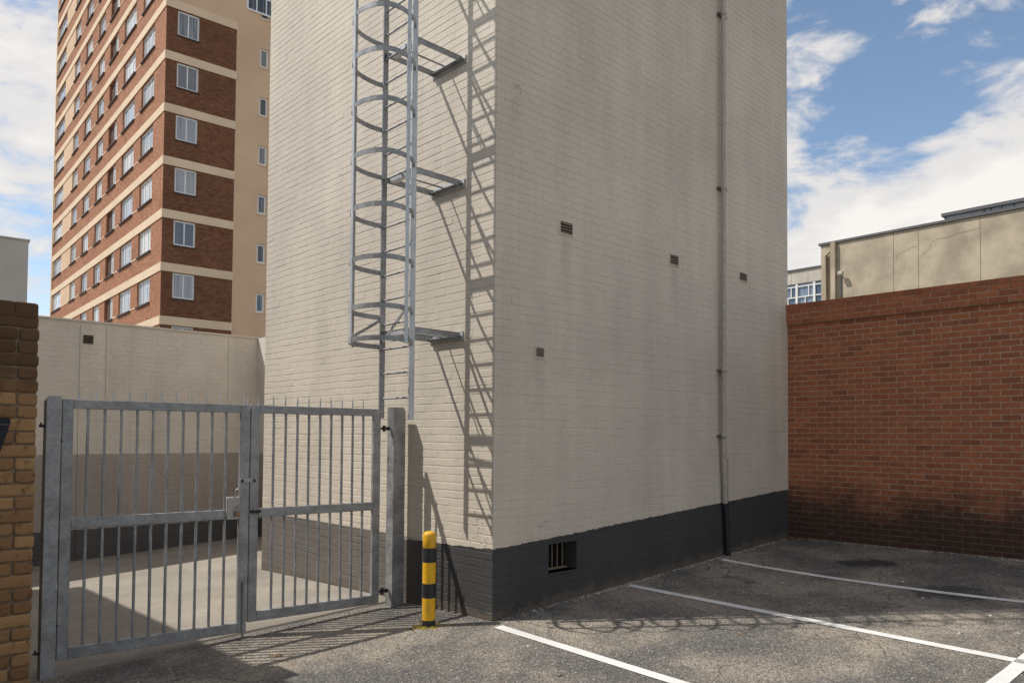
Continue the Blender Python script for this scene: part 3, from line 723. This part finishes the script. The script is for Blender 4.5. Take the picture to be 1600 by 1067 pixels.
# ------------------------------------------------------------------ apartment tower
tw = empty('apartment_tower', (9.128, 37.108, -.3), math.atan2(-.053, .999), 'high brown brick apartment tower with cream floor bands', 'building')
def tp(mb, name, m, parent=None, **k):
    mb.v = [(x, y, z+.3) for x, y, z in mb.v]; return mb.build(name, m, parent or tw, **k)
FH = 2.917; B0 = 8.27; KS = range(-2, 12); ZTOP = B0+FH*11
LY, LX = 32.2, 16.
tp(MB().box(.32, .32, -.3, LX, LY-.05, ZTOP), 'core', 'brown')
cols = [(2.12, 4.70), (6.2, 9.0), (10.5, 12.7), (14.3, 16.2), (18.2, 20.3), (22.4, 24.4), (28.0, 31.6)]
wall = MB(); dwall = MB()
class Parts:
    def __init__(s): s.l = []
    def box(s, *a): s.l.append(MB().box(*a))
cream = Parts()
for k in KS:
    bt = B0+FH*k; bb = bt-.465; wt = bb-.02; wbm = wt-1.42; lo = bt-FH
    if k > -2:
        wall.box(0, .0, lo, .3, LY, wbm)                          # spandrel of the lit face
        e = [0]+[q for c in cols for q in c]+[LY]
        for i in range(0, len(e), 2):
            (cream if e[i] >= 24 else wall).box(.002, e[i]+(.0 if i else .0), wbm, .3, e[i+1], bb)
        for c in cols: (wall).box(.004, c[0], wt, .3, c[1], bb)
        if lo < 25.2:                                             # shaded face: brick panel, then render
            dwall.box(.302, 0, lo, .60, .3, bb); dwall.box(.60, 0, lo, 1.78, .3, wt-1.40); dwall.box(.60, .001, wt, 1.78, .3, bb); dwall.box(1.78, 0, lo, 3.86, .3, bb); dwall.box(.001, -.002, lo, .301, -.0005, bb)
        else: cream.box(.302, 0, lo, 3.86, .3, bb)
        z1 = bb-.55; z0 = z1-1.12
        cream.box(3.86, .02, lo, 5.27, .3, bt); cream.box(5.27, .02, lo, 5.79, .3, z0); cream.box(5.27, .02, z1, 5.79, .3, bt); cream.box(5.79, .02, lo, LX, .3, bt)
    if k > -2: tp(MB().box(-.025, 2.0, wbm-.03, -.0005, 27.6, wbm+.04), 'sill_course', 'tower_band')
    b = MB().box(-.04, -.04, bb, .3, LY, bt).box(.3, -.04, bb, 3.9, .3, bt); tp(b, 'floor_band', 'tower_band')
tp(wall, 'brick_wall', 'tower_brick'); tp(dwall, 'shaded_brick_wall', 'shaded_brick', kind='stuff')
for q in cream.l: tp(q, 'render_panel', 'tower_cream')
def win_mesh(w_, h_, mull, trans):
    """frame in the (y, z) plane facing -x; glass apart"""
    f = MB(); t_ = .10
    f.box(0, 0, 0, .06, t_, h_); f.box(0, w_-t_, 0, .06, w_, h_); f.box(0, t_, 0, .06, w_-t_, t_); f.box(0, t_, h_-t_, .06, w_-t_, h_)
    for m_ in mull: f.box(.004, w_*m_-.035, t_, .056, w_*m_+.035, h_-t_)
    for y0, y1, z in trans: f.box(.008, w_*y0, h_*z-.025, .05, w_*y1, h_*z+.025)
    g = MB().box(.025, t_, t_, .035, w_-t_, h_-t_)
    return f.mesh('window', M['white']), g.mesh('pane', M['glass'])
WM = {}
for i, c in enumerate(cols):
    w_ = c[1]-c[0]
    if i == 2: WM[i] = win_mesh(.95, 1.42, (.5,), ((0, 1, .72),))
    else: WM[i] = win_mesh(w_, 1.42, (.36, .68) if w_ > 2.3 else (.5,), ((.0, .36, .68),) if w_ < 3 else ((0, 1, .5),))
sills = {}
for k in KS:
    if k < -1: continue
    wt = B0+FH*k-.485; wb_ = wt-1.42
    for i, c in enumerate(cols):
        f, g = WM[i]; xin = .10
        fo = inst('window', f, tw, (xin, c[0], wb_+.3)); inst('pane', g, fo)
        if i not in sills: sills[i] = MB().box(-.09, -.08, -.085, .2, c[1]-c[0]+.08, -.002).mesh('sill', M['sill'])
        inst('sill', sills[i], tw, (0, c[0], wb_+.3))
        if i == 2: tp(MB().box(.14, c[0]+.97, wb_, .2, c[1], wt), 'shutter_panel', 'brown')
wf, wg = win_mesh(1.18, 1.40, (.5,), ()); wg.materials[0] = M['glass_shade']
sf, sg_ = win_mesh(.52, 1.12, (), ()); sg_.materials[0] = M['glass_dark']
shs = MB().box(-.05, -.05, -.07, 1.23, .2, -.002).mesh('sill', M['sill']); shs2 = MB().box(-.05, -.04, -.07, .57, .2, -.002).mesh('sill', M['tower_band'])
for k in KS:
    bb = B0+FH*k-.465
    if k < -1: continue
    if k < 7:
        fo = inst('window', wf, tw, (1.78, .09, bb-.02-1.40+.3), (0, 0, R(90))); inst('pane', wg, fo); inst('sill', shs, tw, (.60, 0, bb-.02-1.40+.3))
    fo = inst('window', sf, tw, (5.79, .10, bb-.55-1.12+.3), (0, 0, R(90))); inst('pane', sg_, fo); inst('sill', shs2, tw, (5.27, .02, bb-.55-1.12+.3))
    if k in (0,):                                                 # burglar bars on the lowest shaded window
        for q in range(1, 9): tp(MB().box(.60+q*.131-.012, .03, bb-1.40, .60+q*.131+.012, .05, bb-.04), 'burglar_bar', 'white')
        for q in range(1, 5): tp(MB().box(.62, .055, bb-1.42+q*.28-.012, 1.76, .07, bb-1.42+q*.28+.012), 'burglar_bar', 'white')
wf7, wg7 = win_mesh(1.75, 1.05, (.33, .66), ()); wg7.materials[0] = M['glass_dark']
fo = inst('window', wf7, tw, (6.15, -.045, 26.75+.3), (0, 0, R(90))); inst('pane', wg7, fo)
# far corner strip of render and a downpipe on the lit face
tp(MB().box(-.06, LY-.35, -.3, .3, LY+.01, ZTOP), 'corner_render', 'tower_band')

# ------------------------------------------------------------------ buildings beyond the red wall, block on the left
rd = math.atan2(-1.0, -.03)
cb = empty('rendered_building', (18.379, 4.934, 0), rd, 'cream rendered building with cracked panels behind the red wall', 'building')
cb_w = MB()
je = [-.0, 2.21, 2.90, 4.49, 7.3, 10.5]
for a_, b_ in zip(je, je[1:]): MB().box(a_+(.0 if a_ == 0 else .006), 0, .2, b_-.006, .3, 7.98).build('wall_panel', 'cream_render', cb)
MB().box(0, .03, .2, 10.5, 9, 7.95).build('core', 'sill', cb)
MB().box(-.004, .3, .2, .3, 9, 7.97).build('end_wall', 'cream_render', cb)
MB().box(-.06, -.05, 7.99, 10.6, 9, 8.06).build('roof_edge', 'roof_dark', cb)
MB().tube([(.18, -.05, .2), (.18, -.05, 7.6), (.30, -.07, 7.75)], .055, 8).build('downpipe', 'cream_render', cb)
MB().box(.36, -.12, .2, .50, -.002, 8.02).build('downpipe', 'cream_render', cb)
lp = MB().box(.62, -.22, 6.93, .78, -.1, 7.05, .02).build('wall_lamp', 'spandrel', cb)
MB().tube([(.66, -.10, 6.98), (.66, -.002, 6.98)], .02, 6).build('lamp_arm', 'roof_dark', lp); MB().tube([(.645, -.03, 4.2), (.645, -.03, 6.95)], .018, 6).build('lamp_cable', 'roof_dark', lp)
for pts in ([(2.28, 7.18), (2.35, 7.3), (2.42, 7.36), (2.6, 7.38), (2.72, 7.45), (2.86, 7.46)], [(2.93, 7.1), (3.02, 7.2), (3.12, 7.24), (3.22, 7.36), (3.27, 7.5), (3.4, 7.56), (3.72, 7.55), (3.9, 7.62), (4.2, 7.63), (4.45, 7.66)]):
    MB().strip([(x, z, 0) for x, z in pts], .006, .005).build('crack', 'sill', cb).rotation_euler = (R(90), 0, 0)
pr = empty('rooftop_plant_room', (32.279, 5.543, 1.24), rd, 'low grey metal clad plant room on the roof behind', 'plant room')
MB().box(0, 0, 8, 6.5, 5, 10.66).build('cladding', 'roof_grey', pr)
MB().box(-.12, -.15, 10.66, 6.7, 5, 10.80).build('roof_edge', 'roof_dark', pr)
for x in (.0, 1.55, 1.82, 2.23, 2.68, 3.3): MB().box(x-.02, -.03, 8, x+.025, -.001, 10.655).build('rib', 'roof_dark', pr)
MB().box(-3, -.2, -1.2, 9, 6, 8).build('lower_storeys', 'block', pr)
ob = empty('office_building', (29.049, 11.357, .45), rd, 'concrete office block with blue windows beside the cream building', 'building')
MB().box(-4, .1, 0, 6, 8, 8.7).build('wall', 'spandrel', ob)
for i in range(12): MB().box(-4+i*.83, 0, 8.72, -4+i*.83+.815, .12, 9.32).build('spandrel_panel', 'spandrel', ob)
MB().box(-4.1, -.06, 9.325, 6.1, 8, 9.40).build('roof_edge', 'roof_dark', ob)
MB().box(-4, .105, 8.7, 6, 8, 9.32).build('attic', 'spandrel', ob)
of, og = MB(), MB()
for i in range(11):
    x = -3.9+i*.86
    f = MB().box(x, .0, 7.5, x+.05, .099, 8.70).box(x+.81, 0, 7.5, x+.86-.002, .099, 8.70).box(x+.05, .02, 8.05, x+.81, .08, 8.10).box(x+.05, .02, 8.55, x+.81, .08, 8.6).box(x+.4, .02, 7.5, x+.44, .08, 8.05).box(x+.56, .02, 8.1, x+.60, .08, 8.55)
    fo = f.build('window', 'white', ob); MB().box(x+.05, .085, 7.5, x+.81, .097, 8.70).build('pane', 'glass_blue', fo)
nb = empty('neighbouring_building', (-5.6, 2.3, -.3), 0, 'plain cream building standing to the left of the yellow brick pillar', 'building')
MB().box(-9, -6.5, -.5, 0, 7.5, 6.4).build('wall', 'block', nb); MB().box(-9, -6.55, 6.4, .05, 7.55, 6.5).build('parapet', 'block', nb)
lb = empty('rendered_block', (1.45, 29.23, 0), R(-6), 'plain pale grey rendered block rising behind the brick pillar', 'building')
MB().box(-8, 0, -.3, 0, 6, 9.47).build('wall', 'block', lb)
MB().box(-8.05, -.05, 9.475, .05, 6, 9.53).build('parapet', 'block', lb)

# ------------------------------------------------------------------ litter and grit
gr = MB(); lf = MB()
def grit(x, y, s):
    z = hh(x, y); a_ = random.uniform(0, 6.28); c, n = math.cos(a_)*s, math.sin(a_)*s
    gr.add([(x+c, y+n, z), (x-n, y+c, z), (x-c, y-n, z), (x+n, y-c, z), (x, y, z+s*.8)], [(0, 1, 4), (1, 2, 4), (2, 3, 4), (3, 0, 4)])
def leaf_(x, y, s):
    z = hh(x, y)+.004; a_ = random.uniform(0, 6.28); c, n = math.cos(a_), math.sin(a_); k = random.uniform(.25, .5); h = random.uniform(.1, .6)*s
    lf.add([(x+c*s, y+n*s, z+h*.3), (x-n*s*k, y+c*s*k, z+h), (x-c*s, y-n*s, z+h*.2), (x+n*s*k, y-c*s*k, z)], [(0, 1, 2, 3)])
for _ in range(420): x = random.uniform(.3, 6.2); grit(x, -abs(random.gauss(0, .05))-.02, random.uniform(.004, .012))
for _ in range(220): grit(6.26-abs(random.gauss(0, .08)), random.uniform(-5, -.1), random.uniform(.004, .013))
for _ in range(420): grit(random.uniform(-3.2, 5.5), random.uniform(-4.6, 1.4), random.uniform(.003, .009))
for _ in range(26): grit(random.uniform(-3.2, 5.5), random.uniform(-4.4, 1.3), random.uniform(.012, .022))
for _ in range(90): a_ = random.random(); leaf_(6.25-abs(random.gauss(0, .13)), -.04-abs(random.gauss(0, .2)), random.uniform(.015, .04))
for _ in range(90): leaf_(6.27-abs(random.gauss(0, .04)), random.uniform(-4.5, -.2), random.uniform(.012, .03))
for _ in range(18): leaf_(random.uniform(-2.5, 5), random.uniform(-4, .9), random.uniform(.015, .035))
for _ in range(70): leaf_(random.uniform(2.0, 6.2), -.02-abs(random.gauss(0, .05)), random.uniform(.01, .028))
for _ in range(7): leaf_(-2.0+random.gauss(0, .03), .72+random.gauss(0, .03), random.uniform(.02, .035))
gr.build('grit', 'chip', label='pale grit and small stones scattered over the asphalt', cat='grit', kind='stuff')
lf.build('dry_leaves', 'leaf', label='dry brown leaves blown against the wall foot', cat='leaves', kind='stuff')
